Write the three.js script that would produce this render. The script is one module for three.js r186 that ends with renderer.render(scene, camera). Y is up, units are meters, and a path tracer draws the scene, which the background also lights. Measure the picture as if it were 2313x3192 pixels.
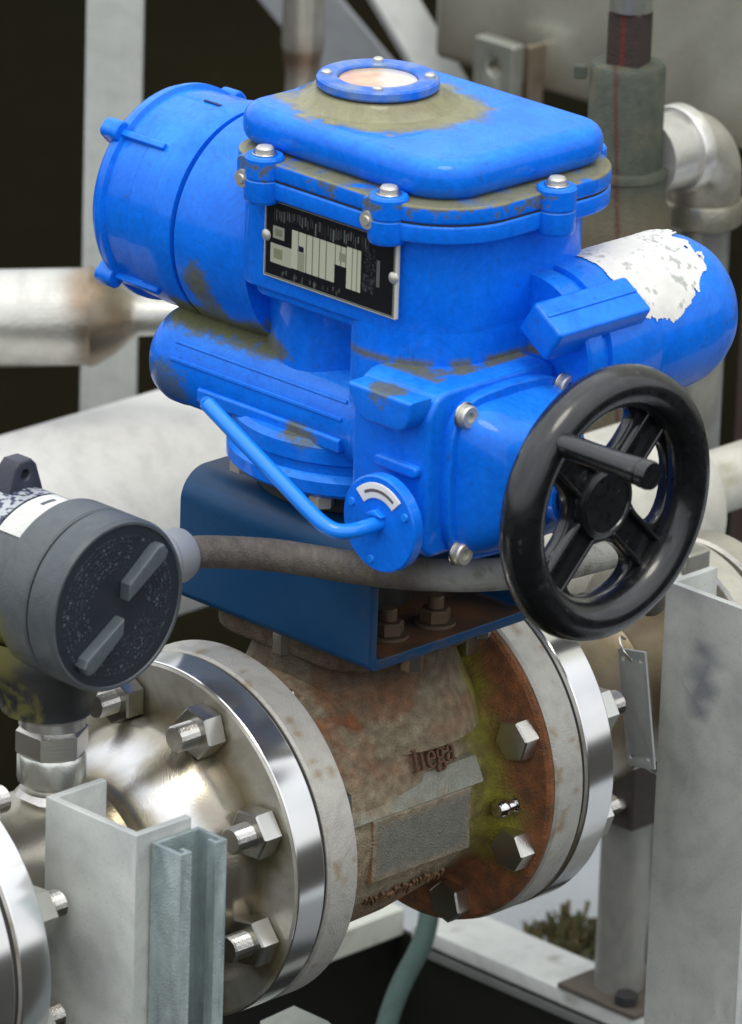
import * as THREE from 'three';
import { mergeGeometries, toCreasedNormals, mergeVertices } from 'three/addons/utils/BufferGeometryUtils.js';
import { TessellateModifier } from 'three/addons/modifiers/TessellateModifier.js';
import { RoundedBoxGeometry } from 'three/addons/geometries/RoundedBoxGeometry.js';
import { ImprovedNoise } from 'three/addons/math/ImprovedNoise.js';
import { FontLoader } from 'three/addons/loaders/FontLoader.js';
import { TextGeometry } from 'three/addons/geometries/TextGeometry.js';

/* ---------- camera, sky, sun, exposure ---------- */
// world: x runs along the valve's pipe, z along the handwheel shaft, y up; the valve stem is the y axis
const scene = new THREE.Scene();
const camera = new THREE.PerspectiveCamera(9.26, 742 / 1024, 0.05, 200);
camera.position.set(-2.5319, 1.489, 2.4851);
camera.up.set(0.2244, 0.93736, -0.26647);
camera.lookAt(0.0167, 0.1707, -0.0063);
camera.focus = 3.75; camera.userData.fStop = 13;
const renderer = new THREE.WebGLRenderer({ antialias: true });
renderer.setSize(742, 1024);
renderer.toneMapping = THREE.LinearToneMapping;
renderer.toneMappingExposure = .98;
renderer.shadowMap.enabled = true;

const PN = new ImprovedNoise();
const N3 = (x, y, z) => PN.noise(x, y, z);
const fbm = (x, y, z, o = 4) => { let s = 0, a = .5, f = 1; for (let i = 0; i < o; i++) { s += a * N3(x * f + 7.3 * i, y * f, z * f); a *= .5; f *= 2.03; } return s; };
let seed = 12345; const rnd = () => (seed = (seed * 1664525 + 1013904223) >>> 0) / 4294967296;
const clamp = (v, a = 0, b = 1) => Math.min(b, Math.max(a, v));
const ss = (a, b, v) => { const t = clamp((v - a) / (b - a)); return t * t * (3 - 2 * t); };
const mix3 = (a, b, t) => [a[0] + (b[0] - a[0]) * t, a[1] + (b[1] - a[1]) * t, a[2] + (b[2] - a[2]) * t];
const mul3 = (a, s) => [a[0] * s, a[1] * s, a[2] * s];

{ // an overcast sky, brighter overhead, with soft cloud structure
  const w = 512, h = 256, d = new Float32Array(w * h * 4);
  for (let j = 0; j < h; j++) for (let i = 0; i < w; i++) {
    const el = (j + .5) / h * Math.PI - Math.PI / 2, az = i / w * Math.PI * 2;
    const y = Math.sin(el), cx = Math.cos(el) * Math.cos(az), cz = Math.cos(el) * Math.sin(az);
    const n = fbm(cx * 2.2 + 3, y * 3.4, cz * 2.2, 5);
    let L = y > 0 ? 0.92 + 1.12 * Math.pow(y, .85) : .92 * Math.exp(y * 6) * .6 + .3;
    L *= 1 + .55 * n;
    const k = (j * w + i) * 4, g = clamp(.5 - n * 1.4);
    d[k] = L * (.985 - .06 * g); d[k + 1] = L * (1.0 - .025 * g); d[k + 2] = L * (1.02 + .03 * g); d[k + 3] = 1;
  }
  const t = new THREE.DataTexture(d, w, h, THREE.RGBAFormat, THREE.FloatType);
  t.mapping = THREE.EquirectangularReflectionMapping; t.magFilter = t.minFilter = THREE.LinearFilter; t.needsUpdate = true;
  scene.background = t; scene.environment = t;
}
const sun = new THREE.DirectionalLight(0xfff6e8, 1.1);
sun.position.set(-1.1, 4.2, 1.5); sun.castShadow = true; sun.shadow.radius = 40;
sun.shadow.mapSize.set(2048, 2048);
Object.assign(sun.shadow.camera, { left: -2, right: 2, top: 2, bottom: -2, near: .1, far: 12 });
scene.add(sun, sun.target);

/* ---------- textures ---------- */
function noiseTex(size, f, srgb) {
  const d = new Uint8Array(size * size * 4);
  for (let j = 0; j < size; j++) for (let i = 0; i < size; i++) { const v = clamp(f(i / size, j / size)) * 255, k = (j * size + i) * 4; d[k] = d[k + 1] = d[k + 2] = v; d[k + 3] = 255; }
  const t = new THREE.DataTexture(d, size, size); t.wrapS = t.wrapT = THREE.RepeatWrapping; t.magFilter = THREE.LinearFilter; t.minFilter = THREE.LinearMipmapLinearFilter; t.generateMipmaps = true;
  if (srgb) t.colorSpace = THREE.SRGBColorSpace; t.needsUpdate = true; return t;
}
// periodic noise on a torus, so that repeats join
const per = (u, v, f, z, o = 4) => { const a = u * 6.2832, b = v * 6.2832; return fbm(Math.cos(a) * f + z, Math.sin(a) * f + Math.cos(b) * f * .97, Math.sin(b) * f + z * 2, o); };
const T = {
  peel: noiseTex(256, (u, v) => .5 + .5 * per(u, v, 9, 1, 3)),
  grit: noiseTex(512, (u, v) => .5 + .75 * per(u, v, 14, 4, 5)),
  blotch: noiseTex(256, (u, v) => .62 + .55 * per(u, v, 2.2, 9, 5)),
  wear: noiseTex(256, (u, v) => .86 + .22 * per(u, v, 3, 15, 5), true),
  dust: noiseTex(512, (u, v) => { const n = per(u, v, 5, 21, 5), m = per(u, v, 40, 3, 3); return .975 + .12 * n + .08 * m - .5 * ss(.3, .42, m + .25 * n); }, true),
  rough: noiseTex(256, (u, v) => .82 + .6 * per(u, v, 6, 8, 5)),
  grain: noiseTex(512, (u, v) => { const n = per(u, v, 12, 30, 5), m = per(u, v, 60, 7, 3); return .94 + .26 * n + .34 * m - .5 * ss(.22, .4, m); }, true),
  scuff: noiseTex(512, (u, v) => { const n = per(u, v, 3, 41, 5), q = per(u, v * 1, 34, 2, 3); return .985 + .13 * n + .09 * q - .13 * ss(.26, .36, q + .3 * n); }, true),
  brush: noiseTex(256, (u, v) => .5 + .6 * per(u * 3, v, 4, 2, 3) + .25 * (fbm(u * 3, v * 190, 2, 2))),
};
const tex = (t, rx, ry = rx) => { const c = t.clone(); c.repeat.set(rx, ry); c.needsUpdate = true; return c; };
const lin = (r, g, b) => new THREE.Color().setRGB(r, g, b);
const std = (c, o = {}) => { const m = new THREE.MeshPhysicalMaterial({ roughness: .5, metalness: 0, ...o }); if (Array.isArray(c)) m.color.setRGB(...c); return m; };
const VC = { vertexColors: true };
const M = {
  blue: std([1, 1, 1], { ...VC, map: tex(T.dust, 1), roughness: .45, roughnessMap: tex(T.rough, .7), specularIntensity: .25, clearcoat: .32, clearcoatRoughness: .07, bumpMap: tex(T.peel, 2), bumpScale: .00016 }),
  lever: std([.006, .21, .86], { specularIntensity: .6, roughness: .3, clearcoat: .6, clearcoatRoughness: .1 }),
  bracket: std([1, 1, 1], { ...VC, roughness: .42, specularIntensity: .6, bumpMap: tex(T.peel, 1), bumpScale: .00012 }),
  black: std([1, 1, 1], { ...VC, roughness: .38, roughnessMap: tex(T.rough, .6), specularIntensity: .7, clearcoat: .55, clearcoatRoughness: .12 }),
  smooth: std([1, 1, 1], { ...VC, metalness: .92, roughness: .15 }),
  chrome: std([.66, .655, .64], { metalness: 1, roughness: .1, roughnessMap: null }),
  satin: std([.62, .6, .56], { metalness: 1, roughness: .3, bumpMap: tex(T.peel, 1), bumpScale: .0002 }),
  bolt: std([.58, .57, .53], { metalness: 1, roughness: .27 }),
  screw: std([.58, .565, .5], { metalness: .7, roughness: .45 }),
  face: std([1, 1, 1], { ...VC, map: tex(T.scuff, .8), metalness: .55, roughness: .34, bumpMap: tex(T.grit, .8), bumpScale: .00008 }),
  rim: std([1, 1, 1], { ...VC, map: tex(T.scuff, .8), metalness: .35, roughness: .5, bumpMap: tex(T.grit, 1), bumpScale: .0003 }),
  rust: std([1, 1, 1], { ...VC, map: tex(T.grain, 1.4), roughness: .82, bumpMap: tex(T.grit, 1), bumpScale: .0011 }),
  steelV: std([1, 1, 1], { ...VC, metalness: .8, roughness: .27, bumpMap: tex(T.grit, .8), bumpScale: .00008 }),
  alu: std([1, 1, 1], { ...VC, map: tex(T.scuff, .35), metalness: .3, roughness: .5, bumpMap: tex(T.grit, .6), bumpScale: .00008 }),
  galv: std([1, 1, 1], { ...VC, map: tex(T.scuff, .8), metalness: .55, roughness: .42, bumpMap: tex(T.grit, .8), bumpScale: .0003 }),
  dark: std([.018, .019, .018], { roughness: .7 }),
  gasket: std([.02, .02, .02], { roughness: .8 }),
  trans: std([1, 1, 1], { ...VC, map: tex(T.scuff, .8), roughness: .48, bumpMap: tex(T.peel, 1.5), bumpScale: .0003 }),
  white: std([1, 1, 1], { ...VC, map: tex(T.scuff, .35), roughness: .5 }),
  paleSteel: std([1, 1, 1], { ...VC, map: tex(T.scuff, .35), metalness: .68, roughness: .3, bumpMap: tex(T.peel, .7), bumpScale: .0003 }),
  conduit: std([1, 1, 1], { ...VC, map: tex(T.scuff, .8), roughness: .75, bumpMap: tex(T.grit, 1), bumpScale: .0006 }),
  green: std([1, 1, 1], { ...VC, map: tex(T.scuff, .8), roughness: .7, bumpMap: tex(T.grit, .8), bumpScale: .0005 }),
};

/* ---------- geometry helpers ---------- */
// toCreasedNormals joins points closer than a centimetre, so it works here on millimetres
const creased = (g, a) => { g.scale(1000, 1000, 1000); g = toCreasedNormals(g, a); g.scale(.001, .001, .001); return g; };
function rr(x0, y0, x1, y1, r) { // rounded rectangle; r = one radius or [x0y0, x1y0, x1y1, x0y1]
  const [a, b, c, d] = Array.isArray(r) ? r : [r, r, r, r], s = new THREE.Shape(), H = Math.PI / 2;
  s.moveTo(x0 + a, y0); s.lineTo(x1 - b, y0); if (b) s.absarc(x1 - b, y0 + b, b, -H, 0); s.lineTo(x1, y1 - c); if (c) s.absarc(x1 - c, y1 - c, c, 0, H);
  s.lineTo(x0 + d, y1); if (d) s.absarc(x0 + d, y1 - d, d, H, 2 * H); s.lineTo(x0, y0 + a); if (a) s.absarc(x0 + a, y0 + a, a, 2 * H, 3 * H); return s;
}
const poly = pts => { const s = new THREE.Shape(); pts.forEach(([x, y], i) => i ? s.lineTo(x, y) : s.moveTo(x, y)); s.closePath(); return s; };
const circ = (x, y, r) => { const s = new THREE.Shape(); s.absarc(x, y, r, 0, Math.PI * 2); return s; };
// extrude a shape between h0 and h1 along an axis. Z: shape is (x, y); Y: shape is (x, -z); X: shape is (-z, y)
function ext(shape, h0, h1, bevel = 0, axis = 'Z', seg = 14, crease = .6) {
  let g = new THREE.ExtrudeGeometry(shape, { depth: h1 - h0 - 2 * bevel, bevelEnabled: bevel > 0, bevelSize: bevel, bevelThickness: bevel, bevelOffset: -bevel, bevelSegments: bevel > .004 ? 6 : 3, curveSegments: seg });
  g.translate(0, 0, h0 + bevel);
  if (axis === 'Y') g.rotateX(-Math.PI / 2); if (axis === 'X') g.rotateY(Math.PI / 2);
  return creased(g, crease);
}
const planZ = (x0, z0, x1, z1, r) => rr(x0, -z1, x1, -z0, r); // plan rectangle for axis Y
function lathe(pts, axis = 'Y', seg = 64, crease = .55) { // pts: [radius, height]
  let g = new THREE.LatheGeometry(pts.map(([r, h]) => new THREE.Vector2(Math.max(r, 1e-6), h)), seg);
  if (axis === 'X') g.rotateZ(-Math.PI / 2); if (axis === 'Z') g.rotateX(Math.PI / 2);
  g = creased(g, crease);
  return axis && g;
}
// solid cylinder with chamfered ends
const cyl = (r, h0, h1, axis = 'Y', c = .001, seg = 48) => lathe([[0, h0], [r - c, h0], [r, h0 + c], [r, h1 - c], [r - c, h1], [0, h1]], axis, seg);
const hex = (r, h0, h1, axis = 'Y') => lathe([[0, h0], [r * .92, h0], [r, h0 + r * .07], [r, h1 - r * .1], [r * .88, h1], [0, h1]], axis, 6, .1);
const tube = (pts, r, n = 60, rs = 16) => new THREE.TubeGeometry(new THREE.CatmullRomCurve3(pts.map(p => new THREE.Vector3(...p)), false, 'centripetal'), n, r, rs).toNonIndexed();
const box = (w, h, d, r = .001) => new RoundedBoxGeometry(w, h, d, 2, r);
const bx = (x0, y0, z0, x1, y1, z1, r = .001) => { const g = box(x1 - x0, y1 - y0, z1 - z0, r); g.translate((x0 + x1) / 2, (y0 + y1) / 2, (z0 + z1) / 2); return g; };
const at = (g, x, y, z) => (g.translate(x, y, z), g);
function join(gs) {
  return mergeGeometries(gs.map(g => { g = g.index ? g.toNonIndexed() : g; const c = new THREE.BufferGeometry(); c.setAttribute('position', g.attributes.position); c.setAttribute('normal', g.attributes.normal); c.setAttribute('uv', g.attributes.uv || new THREE.BufferAttribute(new Float32Array(g.attributes.position.count * 2), 2)); return c; }));
}
function boxUV(g, s = .1) { // uv from position in metres, by the face's main direction; one repeat = s
  if (g.index) g = g.toNonIndexed();
  const p = g.attributes.position, uv = new Float32Array(p.count * 2), a = new THREE.Vector3(), b = new THREE.Vector3(), c = new THREE.Vector3();
  for (let i = 0; i < p.count; i += 3) {
    a.fromBufferAttribute(p, i); b.fromBufferAttribute(p, i + 1).sub(a); c.fromBufferAttribute(p, i + 2).sub(a); b.cross(c);
    const x = Math.abs(b.x), y = Math.abs(b.y), z = Math.abs(b.z);
    for (let k = 0; k < 3; k++) { a.fromBufferAttribute(p, i + k); const q = x > y && x > z ? [a.z, a.y] : y > z ? [a.x, a.z] : [a.x, a.y]; uv[(i + k) * 2] = q[0] / s; uv[(i + k) * 2 + 1] = q[1] / s; }
  }
  g.setAttribute('uv', new THREE.BufferAttribute(uv, 2)); return g;
}
function paint(g, f, edge = .004, s = .1) { // cut into small triangles, colour each vertex by f(position, normal)
  g = join([g]);
  if (edge) g = new TessellateModifier(edge, 9).modify(g);
  g = boxUV(g, s);
  const p = g.attributes.position, n = g.attributes.normal, c = new Float32Array(p.count * 3);
  for (let i = 0; i < p.count; i++) c.set(f(p.getX(i), p.getY(i), p.getZ(i), n.getX(i), n.getY(i), n.getZ(i)), i * 3);
  g.setAttribute('color', new THREE.BufferAttribute(c, 3)); return g;
}

/* ---------- things and parts ---------- */
const used = {}, base = new Map();
function numbered(n) { const k = used[n] = (used[n] ?? -1) + 1; return k ? n + '_' + String(k).padStart(3, '0') : n; }
function thing(name, label, category, pos, group) {
  const o = new THREE.Group(); o.name = numbered(name); o.position.set(...pos); o.userData = { label, category }; if (group) o.userData.group = group;
  base.set(o, pos); scene.add(o); return o;
}
function part(parent, name, g, m, label) { // g is in world coordinates
  const b = base.get(parent); g = g.clone(); g.translate(-b[0], -b[1], -b[2]);
  const o = new THREE.Mesh(g, m); o.name = name; o.castShadow = o.receiveShadow = true; parent.add(o); base.set(o, b); if (label) o.userData.label = label; return o;
}
function place(parent, name, g, m, x, y, z, rot) { // g is shared, around its own origin
  const b = base.get(parent), o = new THREE.Mesh(g, m); o.name = name; o.position.set(x - b[0], y - b[1], z - b[2]); if (rot) o.rotation.set(...rot);
  o.castShadow = o.receiveShadow = true; parent.add(o); base.set(o, b); return o;
}
function setting(name, g, m) { const o = new THREE.Mesh(g, m); o.name = name; o.userData = { kind: 'structure' }; o.castShadow = o.receiveShadow = true; scene.add(o); return o; }

/* ---------- colours of surfaces ---------- */
const BLUE = [.0006, .148, .82], MOSS = [.148, .150, .022], RUST = [.20, .062, .018], MUD = [.125, .112, .028];
const seg = (x, y, z, a, b) => { const d = [b[0] - a[0], b[1] - a[1], b[2] - a[2]], t = clamp(((x - a[0]) * d[0] + (y - a[1]) * d[1] + (z - a[2]) * d[2]) / (d[0] ** 2 + d[1] ** 2 + d[2] ** 2)); return Math.hypot(x - a[0] - d[0] * t, y - a[1] - d[1] * t, z - a[2] - d[2] * t); };
const grime = [ // lines along which moss and dirt have settled on the blue casting: from, to, radius, strength
  [[-.046, .286, -.10], [-.042, .288, -.035], .019, 1.0], [[-.055, .287, -.03], [-.05, .286, .0], .009, .85],
  [[-.0665, .322, -.075], [-.055, .29, -.066], .014, .8], [[-.03, .2435, .07], [-.078, .2435, .02], .005, .6], [[-.062, .246, .032], [-.07, .246, .012], .009, .8],
  [[-.104, .3105, .118], [-.104, .3105, .124], .013, .8], [[-.05, .262, -.115], [-.065, .245, -.095], .02, .5],
  [[.135, .33, .16], [.132, .318, .168], .008, .6], [[-.0865, .40, -.016], [-.0865, .41, -.016], .007, .5], [[-.0865, .402, .0866], [-.0865, .41, .0866], .008, .6],
];
function blueC(x, y, z, nx, ny, nz) {
  const n = fbm(x * 60, y * 60, z * 60, 3), n2 = fbm(x * 260 + 5, y * 260, z * 260, 3), n4 = fbm(x * 22, y * 22 + 9, z * 22, 3);
  let c = mul3(BLUE, 1 + .14 * n + .12 * n2 + .14 * fbm(x * 150, y * 16, z * 150, 2) * (1 - Math.abs(ny)));
  c = mix3(c, [.035, .33, .86], clamp(.34 + .4 * n4 + .25 * n + .25 * n2) * (.25 + .75 * ss(.25, .85, ny)));     // patchy paler upper faces: sky sheen painted into the blue
  let m = 0, top = 0;
  for (const [a, b, r, s] of grime) { const d = seg(x, y, z, a, b); m = Math.max(m, s * ss(1.15, .35, d / r + .55 * n + .5 * n2)); }
  // round the indicator on the lid
  if (y > .4325 && ny > .35) { const d = Math.hypot((x + .004) * 1.05, (z - .012) * .95); top = .95 * ss(.066, .05, d + .022 * n + .012 * n2); m = Math.max(m, top); }
  // on the ledge of the parting flange
  if (ny > .5 && y > .4 && y < .4115 && z > -.048) m = Math.max(m, .95 * ss(-.5, -.05, n + .4 * n2));
  if (y > .400 && y < .4105 && ny < .5 && z > -.048) m = Math.max(m, .7 * ss(.2, .36, n + .8 * n2 + (y > .408 ? .16 : 0)));
  // where the neck meets the gear block
  if (y > .311 && y < .3155 && z > .04 && z < .136 && x > -.08) m = Math.max(m, .85 * ss(-.3, .05, n + .4 * n2));
  if (y > .409 && ny > .5) top = Math.max(top, m * .6);
  m = ss(.14, .92, m + .3 * fbm(x * 620, y * 620, z * 620, 2) * ss(.05, .4, m)) * .94;
  c = mix3(c, [.05, .115, .16], Math.min(1, m * 2.2) * (1 - m));
  c = mix3(c, mix3(mix3(MOSS, MUD, clamp(.5 + 1.6 * n2)), mix3([.30, .285, .12], [.235, .205, .08], clamp(.5 + 1.5 * n)), top), m);
  const sp = ss(.30, .42, fbm(x * 420, y * 420, z * 420 + 40, 2)); // small chips and dirt specks
  return mix3(c, [.03, .06, .14], sp * .5);
}
const FINE = { lid: .0022, parting_flange: .0024, collar: .0026, worm_cylinder: .0026, bolt_lug: .0022, base_flange: .003, indicator_boss: .0018, pad_boss: .002, column: .004, cast_rib: .006 };
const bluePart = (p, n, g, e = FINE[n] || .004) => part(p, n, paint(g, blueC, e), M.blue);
const VA = .006; // height of the pipe axis
function rustC(x, y, z, nx, ny, nz) {
  const n = fbm(x * 38, y * 38, z * 38, 4), n2 = fbm(x * 190, y * 190, z * 190, 3), n3 = fbm(x * 85 + 30, y * 85, z * 85, 4);
  let c = mix3([.20, .155, .09], [.33, .28, .19], clamp(.5 + 1.2 * n2 + .5 * n));
  const up = ss(.2, .8, ny), a = y - VA;
  let r = clamp(.42 + 1.6 * n + .6 * n3) * (.35 + .65 * up);
  if (z > .02 && a < .035 && a > -.06 && x < .03) r *= .55;
  if (a < -.045) r = clamp(r + .35);
  if (x > .035) r = clamp(r + ss(.038, .052, x) * .95 - .1 * n3);
  if (seg(x, y, z, [-.055, .1, .045], [-.03, .095, .05]) < .03 + .02 * n) r = clamp(r + .4);
  c = mix3(c, mix3([.10, .038, .014], [.29, .085, .018], clamp(.5 + 1.5 * n3)), r * .9);
  const g = seg(x, y, z, [.045, .092, .03], [.045, -.03, .082]); // green growth in the root of the flange
  c = mix3(c, mix3([.30, .29, .02], [.15, .13, .02], clamp(.5 + 2 * n3)), ss(.028, .01, g + .012 * n + .006 * n2) * .85);
  c = mul3(c, 1 + .45 * n2);
  return c.map(v => Math.max(.004, v));
}
const steelC = (stain, tint = [.63, .63, .62]) => (x, y, z, nx, ny, nz) => {
  const n = fbm(x * 45, y * 45, z * 45, 4), n2 = fbm(x * 210, y * 210, z * 210, 3);
  let c = mul3(tint, 1 + .22 * n + .15 * n2);
  return mix3(c, mix3([.2, .14, .07], [.17, .15, .05], clamp(.5 + 2 * n2)), clamp(stain(x, y, z, n, n2)) * .85);
};
const plain = (c, v = .1, stain) => (x, y, z) => {
  const n = fbm(x * 30, y * 30, z * 30, 4), n2 = fbm(x * 170, y * 170, z * 170, 3);
  let o = mul3(c, 1 + v * (n + n2)); if (stain) o = stain(o, x, y, z, n, n2); return o;
};

/* ================= setting ================= */
setting('ground', (() => { const g = new THREE.PlaneGeometry(60, 60, 120, 120); g.rotateX(-Math.PI / 2); g.translate(8, -.85, -8);
  const p = g.attributes.position; for (let i = 0; i < p.count; i++) p.setY(i, -.85 + .05 * fbm(p.getX(i) * 1.3, 0, p.getZ(i) * 1.3, 4));
  g.computeVertexNormals(); return paint(g, (x, y, z) => { const n = fbm(x * 1.7, 3, z * 1.7, 5), n2 = fbm(x * 9, 5, z * 9, 4); return mix3([.0055, .0065, .0035], [.020, .015, .008], clamp(.4 + n * 1.9 + n2 * 1.2)); }, 0, .3); })(),
  std([1, 1, 1], { ...VC, roughness: 1, specularIntensity: 0, ior: 1.01, bumpMap: tex(T.grit, 1), bumpScale: .01 }));  // near-black soil: the shade of the background is put into its colour
setting('pavement', paint(bx(.515, -.75, -.8, 2.2, -.46, .9, .01), plain([.36, .39, .41], .25, (o, x, y, z, n, n2) => mix3(o, [.2, .19, .16], ss(.1, .4, n) * .5)), .04, .3), std([1, 1, 1], { ...VC, roughness: .85, bumpMap: tex(T.grit, 1), bumpScale: .002 }));

/* ================= ball valve ================= */
const boltCircle = .0895, bolts8 = [...Array(8)].map((_, k) => (22.5 + 45 * k) * Math.PI / 180);
const X = (pts, seg = 96) => at(lathe(pts, 'X', seg), 0, VA, 0);
{
  const t = thing('ball_valve', 'rusty cast ball valve body between two round pipe flanges below the blue actuator', 'valve', [0, VA - .11, 0]);
  const body = X([[0, -.104], [.079, -.104], [.083, -.1], [.084, -.06], [.083, -.02], [.079, .012], [.0745, .03], [.0735, .042], [.077, .052], [.086, .0575], [.1, .06], [.1065, .061], [.1085, .063], [.1085, .066], [0, .066]]);
  part(t, 'body', paint(body, rustC, .0035), M.rust);
  const rimC = plain([.47, .455, .41], .12, (o, x, y, z, n, n2) => mix3(o, [.3, .2, .1], ss(.22, .34, fbm(x * 120 + 4, y * 70, z * 70, 3)) * .7));
  part(t, 'flange', paint(X([[.05, .0665], [.1085, .0665], [.1098, .0685], [.1098, .0892], [.1085, .0905], [.05, .0905]]), rimC, .006), M.rim, 'pale machined rim of the right-hand valve flange');
  part(t, 'flange', paint(X([[.05, -.1265], [.1085, -.1265], [.11, -.125], [.11, -.1035], [.1085, -.102], [.05, -.102]]), rimC, .006), M.rim, 'pale machined rim of the left-hand valve flange');
  // raised cast name panel and flat
  part(t, 'cast_pad', paint(ext(poly([[-.0655, -.0195], [.0180, -.0195], [.0180, .0205], [-.0655, .0205]]), .055, .0852, .0015, 'Z'), (x, y, z, nx, ny, nz) => { const c = rustC(x, y, z, nx, 0, nz); const e = Math.min(x + .066, .0185 - x, .021 - y, y + .02); return nz > .6 ? mix3(mul3([.16, .165, .14], 1 + .4 * fbm(x * 150, y * 150, 3)), c, ss(.008, .0, e + .004 * fbm(x * 200, y * 200, 1)) * .8 + .12) : mix3(c, nx < -.5 ? [.27, .10, .03] : [.3, .29, .22], ny > .5 ? .7 : nx < -.5 ? .6 : .1); }, .0025), M.rust, 'flat rectangular pad cast on the valve body');
  part(t, 'cast_flat', paint(ext(poly([[.05, .0352], [.0768, .0358], [.0842, .021], [.05, .021]].map(([z, y]) => [-z, y])), -.098, .030, .0022, 'X'), (x, y, z, nx, ny, nz) => mix3(rustC(x, y, z, nx, ny, nz), mul3([.31, .325, .27], 1 + .3 * fbm(x * 120, y * 120, z * 120, 3)), .25 + .6 * ss(-.3, .1, fbm(x * 45, y * 45, z * 45, 3))), .003), M.rust);
  // top mounting pad with stem
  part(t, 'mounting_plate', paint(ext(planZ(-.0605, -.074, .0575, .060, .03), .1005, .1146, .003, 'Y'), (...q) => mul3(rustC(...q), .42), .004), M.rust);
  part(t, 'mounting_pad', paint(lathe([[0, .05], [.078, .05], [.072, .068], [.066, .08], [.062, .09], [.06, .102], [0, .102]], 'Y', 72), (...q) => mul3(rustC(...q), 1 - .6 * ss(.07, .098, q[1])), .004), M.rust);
  const hb = hex(.0098, -.009, 0, 'X');
  for (const a of bolts8) { const y = VA + boltCircle * Math.sin(a), z = boltCircle * Math.cos(a), k = 1.045; const b = place(t, 'hex_bolt', hex(.0135, -.0125, 0, 'X'), M.satin, 0.0612, VA + (y - VA) * k, z * k, [a + .4, 0, 0]); place(b.parent, 'hex_bolt', hex(.0115, 0, .011, 'X'), M.bolt, -.102, y, z, [a, 0, 0]); }
  place(t, 'grease_fitting', lathe([[0, -.013], [.0045, -.0125], [.0062, -.009], [.0062, -.006], [.004, -.004], [.005, 0], [.007, .0]], 'X', 20), M.chrome, .056, -.003, .082);
  const font = await new FontLoader().loadAsync('fonts/droid/droid_serif_regular.typeface.json');
  const letters = []; [...'llega'].forEach((ch, i) => { const g = new TextGeometry(ch, { font, size: .0128, depth: .0026, curveSegments: 4, bevelEnabled: false }); g.scale(.92, 1, 1); g.applyMatrix4(new THREE.Matrix4().makeShear(0, 0, .12, 0, 0, 0)); g.translate([0, .0052, .0108, .0186, .0268][i], 0, 0); letters.push(g); });
  place(t, 'raised_lettering', join(letters), std([.115, .055, .03], { roughness: .85 }), -.0265, .0388, .0779, [-.43, 0, 0]);
  // worn, unreadable raised marks below the pad
  const marks = []; for (let i = 0; i < 22; i++) { const g = box(.0012 + rnd() * .0016, .006 + rnd() * .004, .0022, .0004); g.rotateZ((rnd() - .5) * 1.1); g.rotateX(.62); g.translate(-.058 + i * .0031, -.0375 + (rnd() - .5) * .004, .0730 - (rnd()) * .0006); marks.push(g); }
  part(t, 'raised_marks', paint(join(marks), plain([.2, .11, .05], .5), 0), M.rust);
}

/* ================= pipe spools with bolted flanges ================= */
const threadPts = (r, h0, h1, p = .0016) => { const o = [[0, h0], [r - .001, h0]]; for (let h = h0 + .001; h < h1 - p; h += p) o.push([r, h], [r - .0007, h + p / 2]); o.push([r, h1 - .001], [r - .0012, h1], [0, h1]); return o; };
const studG = lathe(threadPts(.0082, -.029, .0), 'X', 18, .2), nutG = hex(.0158, -.0145, 0, 'X'), washG = cyl(.0172, -.0022, 0, 'X', .0004, 32);
function boltSet(t, x, dir, list = bolts8) {
  for (const a of list) {
    const y = VA + boltCircle * Math.sin(a), z = boltCircle * Math.cos(a), r = [a * 1.7 + .3, 0, 0]; if (dir > 0) r[1] = Math.PI;
    const s = place(t, 'stud_bolt', studG, M.satin, x + dir * .0, y, z, r);
    for (const [n, g] of [['nut', nutG]]) { const o = new THREE.Mesh(g, M.bolt); o.name = n; o.position.x = -.0006; o.castShadow = o.receiveShadow = true; s.add(o); }
  }
}
function boltFlange(t, x0, x1) {
  const st = (x, y, z, n, n2) => { let m = 0; for (const a of bolts8) { const d = Math.hypot(y - VA - boltCircle * Math.sin(a) + .007, z - boltCircle * Math.cos(a)); m = Math.max(m, .9 * ss(.027, .014, d + .016 * n)); } const r = Math.hypot(y - VA, z); m = Math.max(m, ss(.014, .003, Math.abs(r - .078) + .008 * n) * .8); return m + .22 + .5 * n; };
  const f = part(t, 'flange', paint(X([[.05, x0], [.1075, x0], [.109, x0 + .0012], [.109, x1 - .0012], [.1075, x1], [.05, x1]], 128), steelC(st, [.60, .585, .53]), .008), M.face);
  part(f, 'machined_rim', paint(X([[.1085, x0 + .0012], [.1095, x0 + .0010], [.11, x0 + .0018], [.11, x1 - .0018], [.1095, x1 - .001], [.1085, x1 - .0012]], 160), (x, y, z) => mul3([.72, .715, .70], 1 + .12 * fbm(x * 30, y * 60, z * 60, 3)), .006), M.smooth);
}
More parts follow.
